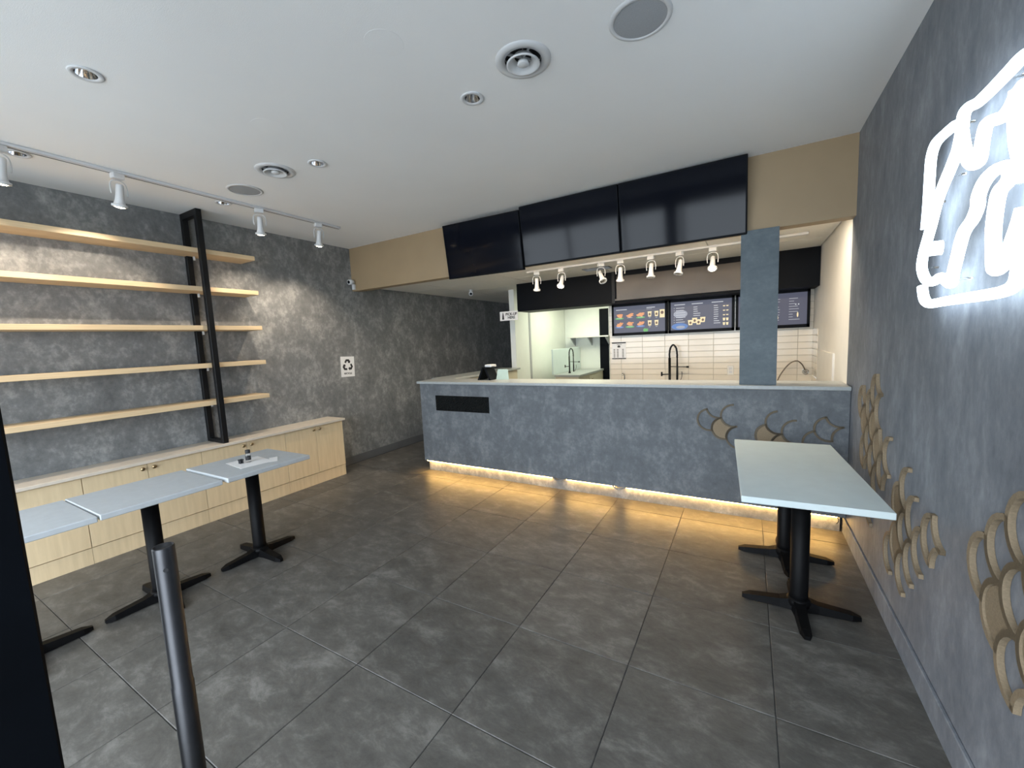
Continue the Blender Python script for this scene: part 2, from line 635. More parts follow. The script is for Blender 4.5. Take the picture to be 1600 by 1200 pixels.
# ---- baseboards
struct('baseboard_left', MB().box(XL, XL + 0.014, 3.30, YE, 0, 0.105), 'dark_baseboard', 'dark grey baseboard beyond the low cabinets', 'baseboard')
struct('baseboard_right', MB().cbox(XR - 0.014, XR, YFR, YT, 0, 0.125, 0.003), 'plaster_neon', 'grey baseboard under the neon wall', 'baseboard')

# ---- wall tiles of the kitchen (stacked, 0.296 x 0.075)
tile_w, tile_h = 0.296, 0.0765
wt = MB().cbox(-tile_w / 2 + 0.0015, tile_w / 2 - 0.0015, -0.008, 0, -tile_h / 2 + 0.0015, tile_h / 2 - 0.0015, 0.002).mesh('wall_tile', 'wall_tile')
x = -1.27 - tile_w * 1.5
zt0 = 0.86
narrow = {}


def wtile(w):
    if abs(w - tile_w) < 0.002:
        return wt
    k = round(w, 3)
    if k not in narrow:
        narrow[k] = MB().cbox(-w / 2 + 0.0015, w / 2 - 0.0015, -0.008, 0, -tile_h / 2 + 0.0015, tile_h / 2 - 0.0015, 0.002).mesh('wall_tile', 'wall_tile')
    return narrow[k]


edges = [-1.73]
e = -1.27 - tile_w
while e < XR - 0.02:
    if e > edges[-1] + 0.02:
        edges.append(e)
    e += tile_w
edges.append(XR - 0.002)
for a, b in zip(edges[:-1], edges[1:]):
    for r in range(15):
        link('wall_tile', wtile(b - a), wb, ((a + b) / 2, YK, zt0 + tile_h * (r + 0.5)), (random.uniform(-0.006, 0.006), 0, random.uniform(-0.003, 0.003)))
for (a, b) in ((YS + 0.02, 5.64), (5.64, YK - 0.01)):
    for r in range(9):
        link('wall_tile', wtile(b - a), wk, (XR, (a + b) / 2, zt0 + tile_h * (r + 0.5)), (0, 0, -PI / 2))
MB().box(XR - 0.016, XR, 4.46, 5.36, 0.95, 1.325).build('splash_panel', 'white_paint', wk)

# ================================================================== SERVICE COUNTER
ct = thing('service_counter', 'long mottled grey service counter with lit toe kick', 'counter', (-1.4, YF, 0))


def rel(o, x=0, y=0, z=0):
    return (x - o.location.x, y - o.location.y, z - o.location.z)


def lbox(o, x0, x1, y0, y1, z0, z1, c=0.0):
    a, b = rel(o, x0, y0, z0), rel(o, x1, y1, z1)
    return MB().cbox(a[0], b[0], a[1], b[1], a[2], b[2], c) if c else MB().box(a[0], b[0], a[1], b[1], a[2], b[2])


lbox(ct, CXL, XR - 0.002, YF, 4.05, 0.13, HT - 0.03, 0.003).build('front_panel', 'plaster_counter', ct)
lbox(ct, CXL + 0.03, XR - 0.03, YT, 4.03, 0, 0.13).build('toe_kick', 'plaster', ct)
lbox(ct, CXL, -3.27, 4.05, 5.82, 0.13, HT - 0.03).build('return_panel', 'cream_cabinet', ct)
lbox(ct, CXL + 0.03, -3.30, 4.03, 5.78, 0, 0.13).build('toe_kick', 'plaster', ct)
# rough black rectangle left on the counter face
random.seed(3)
gx, gz = 46, 14
rv, rf = [], []
for i in range(gx + 1):
    for j in range(gz + 1):
        d = 0.004 if 0 < i < gx and 0 < j < gz else 0.0
        rv.append((-0.383 + 0.766 * i / gx, -(d + d * random.random() * 3.0), 0.183 * j / gz))
for i in range(gx):
    for j in range(gz):
        a = i * (gz + 1) + j
        rf.append((a, a + gz + 1, a + gz + 2, a + 1))
pl = MB().poly(rv, rf).build('adhesive_patch', 'rubber_black', None, (-2.868, YF - 0.0005, 0.772))
tag(pl, 'rough black rectangular patch on the counter face', 'patch')

wt_ = thing('countertop', 'thin pale grey stone countertop on the service counter', 'countertop', (-1.4, YF, HT - 0.03))
lbox(wt_, CXL - 0.03, XR - 0.003, YF - 0.025, 4.12, HT - 0.03, HT, 0.004).build('front_slab', 'quartz_top', wt_)
lbox(wt_, -3.62, -3.24, 4.12, 5.88, HT - 0.03, HT, 0.004).build('return_slab', 'quartz_top', wt_)

# warm light strip under the counter lip, two damaged spots
ls = ct
for a, b in ((CXL + 0.02, -1.76), (-1.60, -1.10), (-1.00, XR - 0.05)):
    lbox(ls, a, b, YF + 0.022, YF + 0.034, 0.119, 0.129).build('light_strip', 'led_warm', ls)['label'] = 'glowing warm light strip under the counter lip'
for xg in (-1.68, -1.05):
    a = rel(ls, xg, YF + 0.018, 0.118)
    MB().tube(smooth_path([(a[0] - 0.07, a[1] + 0.01, a[2] + 0.006), (a[0] - 0.03, a[1], a[2] - 0.016), (a[0] + 0.01, a[1] - 0.006, a[2] - 0.010), (a[0] + 0.06, a[1] + 0.01, a[2] + 0.006)]), 0.008, 6).build('loose_tape', 'plaster', ls)
a = rel(ls, 0.60, YF + 0.02, 0.12)
MB().tube(smooth_path([(a[0], a[1], a[2]), (a[0] + 0.01, a[1] - 0.01, a[2] - 0.02), (a[0] - 0.003, a[1] - 0.012, a[2] - 0.045)]), 0.003, 6).build('loose_wire', 'ink', ls)

# ---- fish-scale relief pieces
WB = 0.017


def cell_outline(R, k=14):
    P = []
    for i in range(k + 1):
        a = -PI / 2 + PI * i / k
        P.append((R * math.cos(a), R * math.sin(a)))
    h = k // 2
    for i in range(1, h + 1):
        a = -PI / 2 * i / h
        P.append((-R + R * math.cos(a), R + R * math.sin(a)))
    for i in range(1, h):
        a = PI / 2 - PI / 2 * i / h
        P.append((-R + R * math.cos(a), -R + R * math.sin(a)))
    return P


def offset(P, d):
    n = len(P)
    out = []
    for i in range(n):
        p0, p1, p2 = Vector(P[i - 1]), Vector(P[i]), Vector(P[(i + 1) % n])
        t = (p1 - p0).normalized() + (p2 - p1).normalized()
        t = t.normalized() if t.length > 0.2 else (p2 - p1).normalized()
        out.append((p1.x + t.y * d, p1.y - t.x * d))
    return out


def scale_meshes(R, w, depth, place, mat_ring, mat_fill, tagname):
    O = cell_outline(R)

    def arc_pts(cx, cy, a0, a1, r, n=12):
        return [(cx + r * math.cos(math.radians(a0 + (a1 - a0) * i / n)), cy + r * math.sin(math.radians(a0 + (a1 - a0) * i / n))) for i in range(n + 1)]
    ring = MB()
    for cx, cy, a0, a1 in ((0, 0, -94, 94), (-R, R, 4, -90), (-R, -R, -4, 90)):
        ring.band(arc_pts(cx, cy, a0, a1, R + w / 2), arc_pts(cx, cy, a0, a1, R - w / 2), 0, depth, place, closed=False)
    ring = ring.mesh('scale_ring', mat_ring)
    fill = MB().prism(offset(O, -w * 0.62), 0, depth * 0.62, place).mesh('scale_plate', mat_fill)
    arcs = {}
    for nm, (a0, a1) in dict(arc=(-95, 95), up=(5, 105), low=(-100, 10), left=(-60, 95)).items():
        A = [(math.cos(math.radians(a0 + (a1 - a0) * i / 14)), math.sin(math.radians(a0 + (a1 - a0) * i / 14))) for i in range(15)]
        arcs[nm] = MB().band([(c * (R + w / 2), s * (R + w / 2)) for c, s in A], [(c * (R - w / 2), s * (R - w / 2)) for c, s in A],
                             0, depth, place, closed=False).mesh('scale_arc', mat_ring)
    return dict(ring=ring, fill=fill, **arcs)


wall_set = scale_meshes(0.1, 0.019, 0.016, lambda u, v, d: (-d, u, v), 'mdf', 'mdf', 'wall')


def scale_cluster(name, label, loc, axis, cells, S):
    t = thing(name, label, 'wall decoration', loc, 0, 'fish scale reliefs')
    for u, v, kind in cells:
        pos = (0, u - loc[1], v - loc[2]) if axis == 'x' else (u - loc[0], 0, v - loc[2])
        for kk in (('ring', 'fill') if kind == 'fill' else (kind,)):
            link({'ring': 'scale_ring', 'fill': 'scale_plate'}.get(kk, 'scale_arc'), S[kk], t, pos)
    return t


scale_cluster('scale_relief', 'large brown fish-scale relief nearest the front on the neon wall', (XR - 0.001, 1.6, 0.5), 'x',
              [(1.738, .80, 'ring'), (1.638, .90, 'ring'), (1.538, 1.0, 'ring'), (1.638, .70, 'fill'), (1.538, .80, 'ring'), (1.538, .60, 'ring'),
               (1.438, .90, 'ring'), (1.438, .70, 'fill'), (1.338, .80, 'arc')], wall_set)
scale_cluster('scale_relief', 'brown fish-scale relief on the neon wall beside the table corner', (XR - 0.001, 2.4, 0.3), 'x',
              [(2.15, .695, 'ring'), (2.25, .595, 'arc'), (2.35, .495, 'arc'), (2.45, .395, 'arc'), (2.35, .695, 'arc'), (2.45, .795, 'arc'),
               (2.55, .695, 'fill'), (2.45, .595, 'ring'), (2.55, .495, 'fill'), (2.65, .395, 'arc')], wall_set)
scale_cluster('scale_relief', 'tall brown fish-scale relief in the corner by the counter end', (XR - 0.001, 3.1, 0.57), 'x',
              [(3.05, 1.17, 'ring'), (3.15, 1.07, 'ring'), (3.35, 1.07, 'ring'), (3.25, .97, 'fill'), (3.05, .97, 'fill'), (3.15, .87, 'ring'),
               (2.95, .87, 'fill'), (2.85, .77, 'ring'), (2.75, .87, 'arc'), (3.05, .77, 'ring'), (2.95, .67, 'arc'), (3.25, .77, 'ring'), (3.05, .48, 'arc')], wall_set)
RC, TH = 0.091, math.radians(13)
ca, sa = math.cos(TH), math.sin(TH)
cs_set = scale_meshes(RC, 0.014, 0.010, lambda u, v, d: (-(u * ca) - v * sa * 1.0, -d, -u * sa + v * ca), 'mdf_shaded', 'mdf', 'counter')


def lat(c, i, j):
    """lattice step on the counter: i, j in units of the scale radius along the tilted axes"""
    return (c[0] + RC * (i * ca - j * sa), c[1] + RC * (i * sa + j * ca))


A_, B_, E_ = (-0.165, 0.760), (0.150, 0.722), (0.530, 0.800)
scale_cluster('scale_relief', 'tan fish-scale relief on the counter left of the table', (-0.17, YF, 0.6), 'y',
              [(*A_, 'fill'), (*lat(A_, -1, 1), 'ring'), (*lat(A_, 1, 1), 'up'), (*lat(A_, 1, -1), 'arc')], cs_set)
scale_cluster('scale_relief', 'tan fish-scale relief on the counter behind the table edge', (0.15, YF, 0.6), 'y',
              [(*B_, 'fill'), (*lat(B_, 1, 1), 'arc'), (*lat(B_, 1, -1), 'fill'), (*lat(lat(B_, 1, -1), 1, 1), 'up')], cs_set)
scale_cluster('scale_relief', 'dull fish-scale outline on the counter next to the corner', (0.53, YF, 0.6), 'y',
              [(*E_, 'ring'), (*lat(E_, -1, -1), 'arc')], cs_set)

# ================================================================== SCREENS ON THE BULKHEAD
def television(x0, x1, zb, label, roll=0.0):
    w, h = x1 - x0, 0.575
    t = thing('television', label, 'television', ((x0 + x1) / 2, 3.785, zb), 0, 'black screens on the bulkhead')
    t.rotation_euler = (math.radians(8.0), roll, 0)
    MB().cbox(-w / 2, w / 2, -0.012, 0.030, 0, h, 0.004).build('bezel', 'black_satin', t)
    MB().box(-w / 2 + 0.012, w / 2 - 0.012, -0.0135, -0.0115, 0.016, h - 0.012).build('screen', 'screen_black', t)
    MB().box(-0.22, 0.22, 0.030, 0.045, 0.12, 0.40).build('back_cover', 'black_satin', t)
    return t


television(-2.955, -1.990, 2.285, 'black television at the left end of the bulkhead row', 0.012)
television(-1.980, -1.000, 2.305, 'black television in the middle of the bulkhead row')
television(-0.995, -0.017, 2.305, 'black television at the right end of the bulkhead row')


# ================================================================== LEFT WALL: FRAME, SHELVES, CABINETS
fr = thing('shelf_frame', 'tall black metal frame standing on the low cabinets', 'frame', (-4.50, 1.95, 0.71))
for nm, xx in (('front_upright', -4.362), ('rear_upright', -4.627)):
    lbox(fr, xx - 0.022, xx + 0.022, 1.925, 1.972, 0.712, HC, 0.002).build(nm, 'black_metal', fr)
lbox(fr, -4.605, -4.384, 1.925, 1.972, HC - 0.055, HC - 0.002).build('top_rail', 'black_metal', fr)
lbox(fr, -4.605, -4.384, 1.925, 1.972, 0.712, 0.745).build('bottom_rail', 'black_metal', fr)

shelf_names = ['topmost', 'second highest', 'middle', 'second lowest', 'lowest']
for zc, nm in zip((2.522, 2.174, 1.816, 1.462, 1.108), shelf_names):
    s = thing('wall_shelf', f'long pale wood wall shelf, {nm} of the five', 'shelf', (XL, 1.0, zc), 0, 'pale wood shelves on the left wall')
    a = (XL + 0.001, -4.386, YFR + 0.05, 2.43, zc - 0.021, zc + 0.021)
    lbox(s, *a, 0.002).build('board', 'shelf_wood', s)
    lbox(s, -4.60, -4.585, 1.972, 1.985, zc - 0.055, zc - 0.021).build('bracket', 'fixture_white', s)

YC_ = [-0.38, 0.165, 0.95, 1.735, 2.52, 3.25]
spots_txt = ['beyond the dark post', 'nearest the dark post', 'behind the middle small table', 'under the black frame', 'at the far end near the counter']
knob = MB()
knob.lathe([(0.0001, 0.0), (0.006, 0.0), (0.006, 0.012), (0.014, 0.016), (0.016, 0.022), (0.012, 0.028), (0.0001, 0.030)], 0, 0, 14)
knob_me = knob.mesh('knob', 'brass')
for i in range(1, 6):
    y0, y1 = YC_[i - 1], YC_[i]
    cb = thing('low_cabinet', f'low pale wood cabinet {spots_txt[i-1]}', 'cabinet', (-4.5, (y0 + y1) / 2, 0), 0, 'row of low cabinets on the left wall')
    hy = (y1 - y0) / 2
    MB().box(-0.148, 0.138, -hy + 0.001, hy - 0.001, 0.0, 0.685).build('body', 'cabinet_ply', cb)
    MB().box(0.138, 0.150, -hy + 0.001, hy - 0.001, 0.0, 0.128).build('plinth', 'cabinet_ply', cb)
    for s in (-1, 1):
        a, b = (-hy + 0.002, -0.0015) if s < 0 else (0.0015, hy - 0.002)
        d = MB().cbox(0.139, 0.158, a, b, 0.134, 0.680, 0.0015).build('door', 'cabinet_ply', cb)
        link('knob', knob_me, d, (0.158, s * 0.038, 0.648), (0, PI / 2, 0))
sl = MB().cbox(XL + 0.001, -4.315, -0.40, 3.275, 0.686, 0.711, 0.002).build('cabinet_top', 'stone_top')
tag(sl, 'long cream slab lying on the low cabinets', 'worktop')


# ================================================================== TABLES
def pedestal_mesh_arm():
    """one foot of the cross base, pointing along +x"""
    P, F = [], []
    for xx, hw, z1 in ((0.02, 0.040, 0.070), (0.09, 0.030, 0.050), (0.235, 0.027, 0.036), (0.275, 0.012, 0.024)):
        P += [(xx, -hw, 0.004), (xx, hw, 0.004), (xx, hw * 0.8, z1), (xx, -hw * 0.8, z1)]
    for i in range(3):
        a = 4 * i
        for k in range(4):
            F.append((a + k, a + (k + 1) % 4, a + 4 + (k + 1) % 4, a + 4 + k))
    F += [(0, 1, 2, 3), (12, 15, 14, 13)]
    return MB().poly(P, F).mesh('base_foot', 'pedestal_black')


arm_me = pedestal_mesh_arm()
glide_me = MB().lathe([(0.0001, 0), (0.010, 0), (0.010, 0.006), (0.0001, 0.006)], 0, 0, 10, False).mesh('glide', 'rubber_black')


def pedestal(t, px, py, ztop, a0=0.0):
    MB().lathe([(0.0001, 0.06), (0.047, 0.06), (0.044, 0.10), (0.044, ztop - 0.012), (0.0001, ztop - 0.012)], px, py, 28).build('column', 'pedestal_black', t)
    MB().cbox(px - 0.13, px + 0.13, py - 0.13, py + 0.13, ztop - 0.012, ztop, 0.003).build('mounting_plate', 'pedestal_black', t)
    MB().lathe([(0.0001, 0.03), (0.055, 0.03), (0.060, 0.055), (0.050, 0.072), (0.0001, 0.076)], px, py, 24).build('hub', 'pedestal_black', t)
    for k in range(4):
        an = a0 + k * PI / 2
        f = link('base_foot', arm_me, t, (px, py, 0.002), (0, 0, an))
        link('glide', glide_me, f, (0.245, 0, -0.002))


def small_table(cx, cy, ztop, label, rz=0.0):
    t = thing('cafe_table', label, 'table', (cx, cy, 0), rz, 'small square tables by the low cabinets')
    MB().cbox(-0.288, 0.288, -0.298, 0.298, ztop - 0.032, ztop, 0.004).build('table_top', 'table_laminate', t)
    pedestal(t, 0, 0, ztop - 0.032)
    return t


small_table(-3.268, 1.612, 0.742, 'small pale grey pedestal table with papers on its top', math.radians(0.8))
small_table(-3.285, 0.998, 0.735, 'small bare pale grey pedestal table behind the steel tube', math.radians(0.4))
small_table(-3.285, 0.395, 0.732, 'small pale grey pedestal table cut off by the dark post')
rt = thing('long_table', 'long pale mint table on two black pedestals by the neon wall', 'table', (0.247, 2.915, 0), math.radians(2.9))
MB().cbox(-0.298, 0.298, -0.615, 0.615, 0.698, 0.731, 0.003).build('table_top', 'table_mint', rt)
pedestal(rt, 0.0, -0.295, 0.698)
pedestal(rt, 0.0, 0.293, 0.698)

# ---- papers and jar on the far small table
zt = 0.7425
pp = MB().box(-0.11, 0.11, -0.14, 0.14, 0, 0.001).build('paper_sheet', 'paper', None, (-3.25, 1.60, zt), (0, 0, math.radians(84)))
tag(pp, 'white sheet of paper lying under the small jar', 'paper')
pp2 = MB().box(-0.028, 0.028, -0.075, 0.075, 0, 0.001).build('paper_sheet', 'paper', None, (-3.14, 1.715, zt + 0.0012), (0, 0, math.radians(60)))
tag(pp2, 'narrow slip of paper at the right edge of the sheet', 'paper')
jr = thing('small_jar', 'small clear jar with black lid on the paper', 'jar', (-3.265, 1.60, zt + 0.0012))
MB().lathe([(0.0001, 0), (0.017, 0), (0.018, 0.004), (0.018, 0.056), (0.012, 0.066), (0.0001, 0.067)], 0, 0, 20).build('glass_body', 'clear_glass', jr)
MB().lathe([(0.0001, 0.067), (0.016, 0.067), (0.017, 0.070), (0.017, 0.090), (0.015, 0.093), (0.0001, 0.093)], 0, 0, 18).build('lid', 'ink', jr)
MB().lathe([(0.0184, 0.016), (0.0184, 0.044)], 0, 0, 20).build('jar_label', 'ink', jr)
bt = MB()
for k in range(4):
    bt.lathe([(0.0001, 0), (0.006, 0), (0.006, 0.022), (0.009, 0.022), (0.009, 0.030), (0.0001, 0.030)], 0.016 * (k % 2), 0.016 * (k // 2), 8, False)
tag(bt.build('bolt_cluster', 'ink', None, (-3.285, 1.545, zt + 0.0012)), 'little cluster of black bolts beside the jar', 'hardware')

# ================================================================== CEILING FIXTURES
dl_me = [MB().lathe([(0.044, 0.002), (0.060, 0.001), (0.064, -0.003), (0.060, -0.007), (0.043, -0.005), (0.040, 0.002)], 0, 0, 30).mesh('trim_ring', 'fixture_white'),
         MB().lathe([(0.040, -0.003), (0.036, 0.02), (0.028, 0.05), (0.022, 0.07)], 0, 0, 24).mesh('reflector', 'chrome'),
         MB().lathe([(0.022, 0.066), (0.016, 0.050), (0.0001, 0.046)], 0, 0, 18).mesh('bulb', 'fixture_grey')]
dl_txt = ['below the round vent near the middle of the ceiling', 'right of the far round vent', 'between the track and the left wall by the frame',
          'alone in the upper left of the ceiling', 'between the track and the left wall at the edge']
for (x, y), tx in zip(DL, dl_txt):
    t = thing('recessed_downlight', f'unlit round downlight {tx}', 'downlight', (x, y, HC), 0, 'recessed downlights')
    for n_, me in zip(('trim_ring', 'reflector', 'bulb'), dl_me):
        link(n_, me, t)
v_me = [('flange', MB().lathe([(0.086, 0.02), (0.088, -0.004), (0.112, -0.010), (0.130, -0.006), (0.134, 0.0)], 0, 0, 40).mesh('flange', 'fixture_white')),
        ('throat', MB().lathe([(0.087, 0.0), (0.084, 0.09), (0.0001, 0.09)], 0, 0, 32).mesh('throat', 'vent_dark')),
        ('cone', MB().lathe([(0.040, 0.014), (0.048, -0.004), (0.070, -0.022), (0.079, -0.024), (0.080, -0.018), (0.066, -0.008), (0.046, 0.016)], 0, 0, 36).mesh('cone', 'fixture_white')),
        ('centre_disc', MB().lathe([(0.0001, -0.022), (0.022, -0.022), (0.028, -0.018), (0.024, -0.004), (0.006, 0.004), (0.0001, 0.09)], 0, 0, 28).mesh('centre_disc', 'fixture_white'))]
strut_me = MB().box(-0.09, 0.09, -0.003, 0.003, 0.006, 0.016).mesh('strut', 'fixture_grey')
for (x, y), lb in zip(VN, ('round white ceiling vent in the middle of the ceiling', 'round white ceiling vent above the left track')):
    t = thing('round_vent', lb, 'vent', (x, y, HC), 0, 'round ceiling vents')
    for n_, me in v_me:
        link(n_, me, t)
    for k in range(2):
        link('strut', strut_me, t, (0, 0, 0), (0, 0, 0.9 + k * PI / 2))
sp_me = [('rim', MB().lathe([(0.108, -0.002), (0.110, -0.007), (0.126, -0.005), (0.130, 0.0)], 0, 0, 40).mesh('rim', 'fixture_white')),
         ('grille', MB().lathe([(0.109, -0.004), (0.06, -0.007), (0.0001, -0.008)], 0, 0, 40).mesh('grille', 'speaker_mesh'))]
for (x, y), lb in zip(((-0.412, 1.925), (-3.577, 1.964)), ('round grey ceiling speaker cut by the top edge', 'round grey ceiling speaker beside the left track')):
    t = thing('ceiling_speaker', lb, 'speaker', (x, y, HC), 0, 'ceiling speakers')
    for n_, me in sp_me:
        link(n_, me, t)
plate = MB().lathe([(0.085, 0.0), (0.0845, -0.0005), (0.0001, -0.0005)], 0, 0, 40, False).mesh('blank_plate', 'ceiling_paint')
for (x, y), lb in zip(((-1.404, 1.435), (-2.473, 1.527)), ('faint round cover plate left of the middle vent', 'faint round cover plate above the downlight row')):
    tag(link('cover_plate', plate, None, (x, y, HC)), lb, 'cover plate', 'blank ceiling plates')


# ---- track lights
def track_head(loc, yaw, tilt, lit, label, group, aim=None, power=0, size=1.0):
    """head hanging from a track: adapter, wire yoke, tapered can, rim, lens"""
    t = thing('track_spotlight', label, 'spotlight', loc, yaw, group)
    t.scale = (size, size, size)
    MB().cbox(-0.020, 0.020, -0.030, 0.030, -0.032, 0.0, 0.004).build('adapter', 'fixture_white', t)
    MB().tube(smooth_path([(0, -0.040, -0.125), (0, -0.042, -0.080), (0, -0.032, -0.050), (0, 0, -0.040), (0, 0.032, -0.050), (0, 0.042, -0.080), (0, 0.040, -0.125)], 4), 0.0032, 8).build('yoke', 'fixture_white', t)
    can = MB().lathe([(0.0001, 0.060), (0.013, 0.060), (0.018, 0.054), (0.020, 0.0), (0.022, -0.030), (0.029, -0.058), (0.030, -0.066), (0.027, -0.066)], 0, 0, 24).build('can', 'fixture_white', t, (0, 0, -0.122), (0, tilt, 0))
    MB().lathe([(0.029, -0.054), (0.038, -0.058), (0.038, -0.070), (0.030, -0.072), (0.027, -0.066)], 0, 0, 24).build('rim', 'fixture_white', can)
    MB().lathe([(0.029, -0.069), (0.020, -0.075), (0.0001, -0.078)], 0, 0, 20).build('lens', 'lamp_lit' if lit else 'chrome', can)
    if power:
        d = Vector(aim) - Vector(loc)
        d.normalize()
        M = Matrix.Rotation(yaw, 4, 'Z') @ Matrix.Rotation(tilt, 4, 'Y')
        ax = (M @ Vector((0, 0, -1)))
        p = Vector(loc) + Vector((0, 0, -0.122 * size)) + ax * 0.090 * size
        spot('spot_beam', p, aim, power, (1.0, 0.84, 0.66), 88, 0.55, 0.018)
    return t


XT = -3.89
tr = MB().cbox(XT - 0.018, XT + 0.018, YFR + 0.05, 3.10, HC - 0.020, HC - 0.0005, 0.003).build('track_rail', 'fixture_white')
MB().box(XT - 0.019, XT - 0.013, YFR + 0.05, 3.099, HC - 0.0215, HC - 0.012).build('slot_shade', 'ink', tr)  # black strip for the slot, also paints the rail's shadow side
tag(tr, 'white lighting track running along the left side of the ceiling', 'track')
for y, lb, ay, pw, az in ((1.263, 'white track spotlight in front of the left wall near the picture edge', 1.15, 34, 1.75),
                          (2.237, 'white track spotlight just past the black frame', 2.55, 38, 1.50),
                          (2.835, 'white track spotlight at the end of the left track', 3.0, 40, 1.40),
                          (0.725, 'white track spotlight cut by the left picture edge', 0.45, 34, 1.75)):
    aim = (XL, ay, az)
    track_head((XT, y, HC - 0.020), PI + math.atan2(ay - y, 0.76) * -1 + 0, math.radians(-14), True, lb, 'track spotlights on the left', aim, pw, 1.18)

trk = MB().cbox(-2.36, XR - 0.2, 4.535, 4.570, HK - 0.022, HK - 0.0005, 0.003).build('track_rail', 'fixture_white')
tag(trk, 'white lighting track under the kitchen ceiling', 'track')
kx = [(-2.23, 0.5, 22, False), (-1.905, 0.0, -30, True), (-1.43, -2.4, 36, False), (-1.215, 0.4, 18, False), (-0.892, 3.0, 8, False), (-0.612, 2.6, 16, False), (-0.31, 0.0, -30, True)]
kl = ['unlit kitchen spotlight at the left end of the track', 'glowing kitchen spotlight second from the left end', 'unlit kitchen spotlight tilted sharply, third from left',
      'unlit kitchen spotlight fourth from left, middle of the row', 'unlit kitchen spotlight fifth from left hanging straight', 'unlit kitchen spotlight next to the glowing right one', 'glowing kitchen spotlight nearest the column']
for (x, yw, ti, lit), lb in zip(kx, kl):
    track_head((x, 4.552, HK - 0.022), yw + PI / 2, math.radians(-ti), lit, lb, 'track spotlights in the kitchen', (x, 4.05, 1.1) if lit else None, 7 if lit else 0, 1.15)

# ---- security cameras
c1 = thing('security_camera', 'white security camera at the left end of the bulkhead', 'camera', (-4.600, YB, 2.345))
MB().cbox(-0.022, 0.022, -0.030, 0, 0.0, 0.070, 0.004).build('mount', 'fixture_white', c1)
bd = MB().tube([(0, 0.0, 0.0), (0, -0.075, -0.006)], 0.032, 20).build('body', 'fixture_white', c1, (0, -0.015, 0.100))
MB().tube([(0, -0.070, -0.006), (0, -0.079, -0.007)], 0.021, 18).build('lens', 'screen_black', bd)
c2 = thing('security_camera', 'white security camera hanging from the kitchen ceiling', 'camera', (-3.82, 5.42, HK))
MB().lathe([(0.0001, 0), (0.032, 0), (0.032, -0.014), (0.014, -0.020), (0.014, -0.040), (0.0001, -0.040)], 0, 0, 18).build('mount', 'fixture_white', c2)
bd = MB().tube([(-0.030, 0.03, -0.045), (0.025, -0.045, -0.068)], 0.032, 18).build('body', 'fixture_white', c2)
MB().tube([(0.0245, -0.0445, -0.0678), (0.028, -0.049, -0.0693)], 0.020, 16).build('lens', 'screen_black', bd)
# ---- square vent in the kitchen ceiling
vg = thing('ceiling_grille', 'dark slotted grille in the kitchen ceiling', 'vent', (-1.62, 5.0, HK))
MB().box(-0.17, 0.17, -0.08, 0.08, -0.004, -0.0005).build('backing', 'vent_dark', vg)
for k in range(6):
    MB().box(-0.16, 0.16, -0.07 + k * 0.027, -0.064 + k * 0.027, -0.010, -0.004).build('slat', 'fixture_grey', vg)

# ================================================================== NEON SIGN
nz_x = XR - 0.05
NS = thing('neon_sign', 'large glowing white neon sign on the right wall', 'neon sign', (XR, 1.9, 1.62))
strokes = [
    ('frame_tube', [(2.264, 1.924), (2.258, 1.989), (2.256, 2.048), (2.256, 2.134), (2.250, 2.191), (2.215, 2.224), (2.146, 2.228), (2.049, 2.222)]),
    ('frame_tube', [(2.031, 2.103), (2.01, 2.129), (1.989, 2.18), (1.983, 2.226), (1.950, 2.236), (1.886, 2.222), (1.817, 2.220), (1.754, 2.221), (1.697, 2.223), (1.644, 2.224), (1.600, 2.205), (1.584, 2.150), (1.580, 2.06)]),
    ('figure_tube', [(2.01, 2.129), (2.059, 2.088), (2.117, 2.045), (2.167, 1.996), (2.206, 1.931), (2.238, 1.885), (2.277, 1.828), (2.284, 1.774), (2.232, 1.725), (2.159, 1.71), (2.089, 1.719), (2.03, 1.698), (1.994, 1.688), (1.985, 1.72), (1.961, 1.774), (1.924, 1.842), (1.867, 1.872), (1.840, 1.904), (1.840, 1.931), (1.812, 1.963), (1.759, 1.979), (1.69, 1.970), (1.664, 1.945), (1.676, 1.926), (1.715, 1.912), (1.729, 1.869), (1.733, 1.804), (1.722, 1.745), (1.712, 1.703), (1.685, 1.697), (1.640, 1.722), (1.626, 1.76), (1.604, 1.797), (1.587, 1.836)]),
    ('figure_tube', [(1.989, 2.18), (1.968, 2.132), (1.932, 2.074), (1.893, 2.043), (1.849, 2.040), (1.838, 2.093), (1.822, 2.130), (1.789, 2.130), (1.731, 2.114), (1.687, 2.122), (1.66, 2.140), (1.625, 2.150)]),
    ('figure_tube', [(1.662, 2.153), (1.659, 2.088), (1.642, 2.018), (1.617, 1.962), (1.598, 1.909)]),
    ('frame_tube', [(2.269, 1.701), (2.241, 1.654), (2.184, 1.630), (2.05, 1.630), (1.919, 1.631), (1.751, 1.631), (1.647, 1.634), (1.594, 1.650), (1.583, 1.690), (1.578, 1.76)]),
]
sup = MB().tube([(0, 0, 0), (0.048, 0, 0)], 0.004, 8).mesh('standoff', 'clear_glass')
for nm, pts in strokes:
    P = smooth_path([(-0.05, y - 1.9, z - 1.62) for y, z in pts], 4)
    tb = MB().tube(P, 0.0165, 12).build(nm, 'neon_white', NS)  # tube made thicker so its width takes in the bloom
    for q in P[6::22]:
        link('standoff', sup, tb, (q.x, q.y, q.z))
MB().tube([(-0.07, 2.165 - 1.9, 1.833 - 1.62), (-0.03, 2.160 - 1.9, 1.833 - 1.62)], 0.026, 16).build('end_cap', 'neon_white', NS)

# ================================================================== KITCHEN THINGS
# ---- menu boards
random.seed(11)


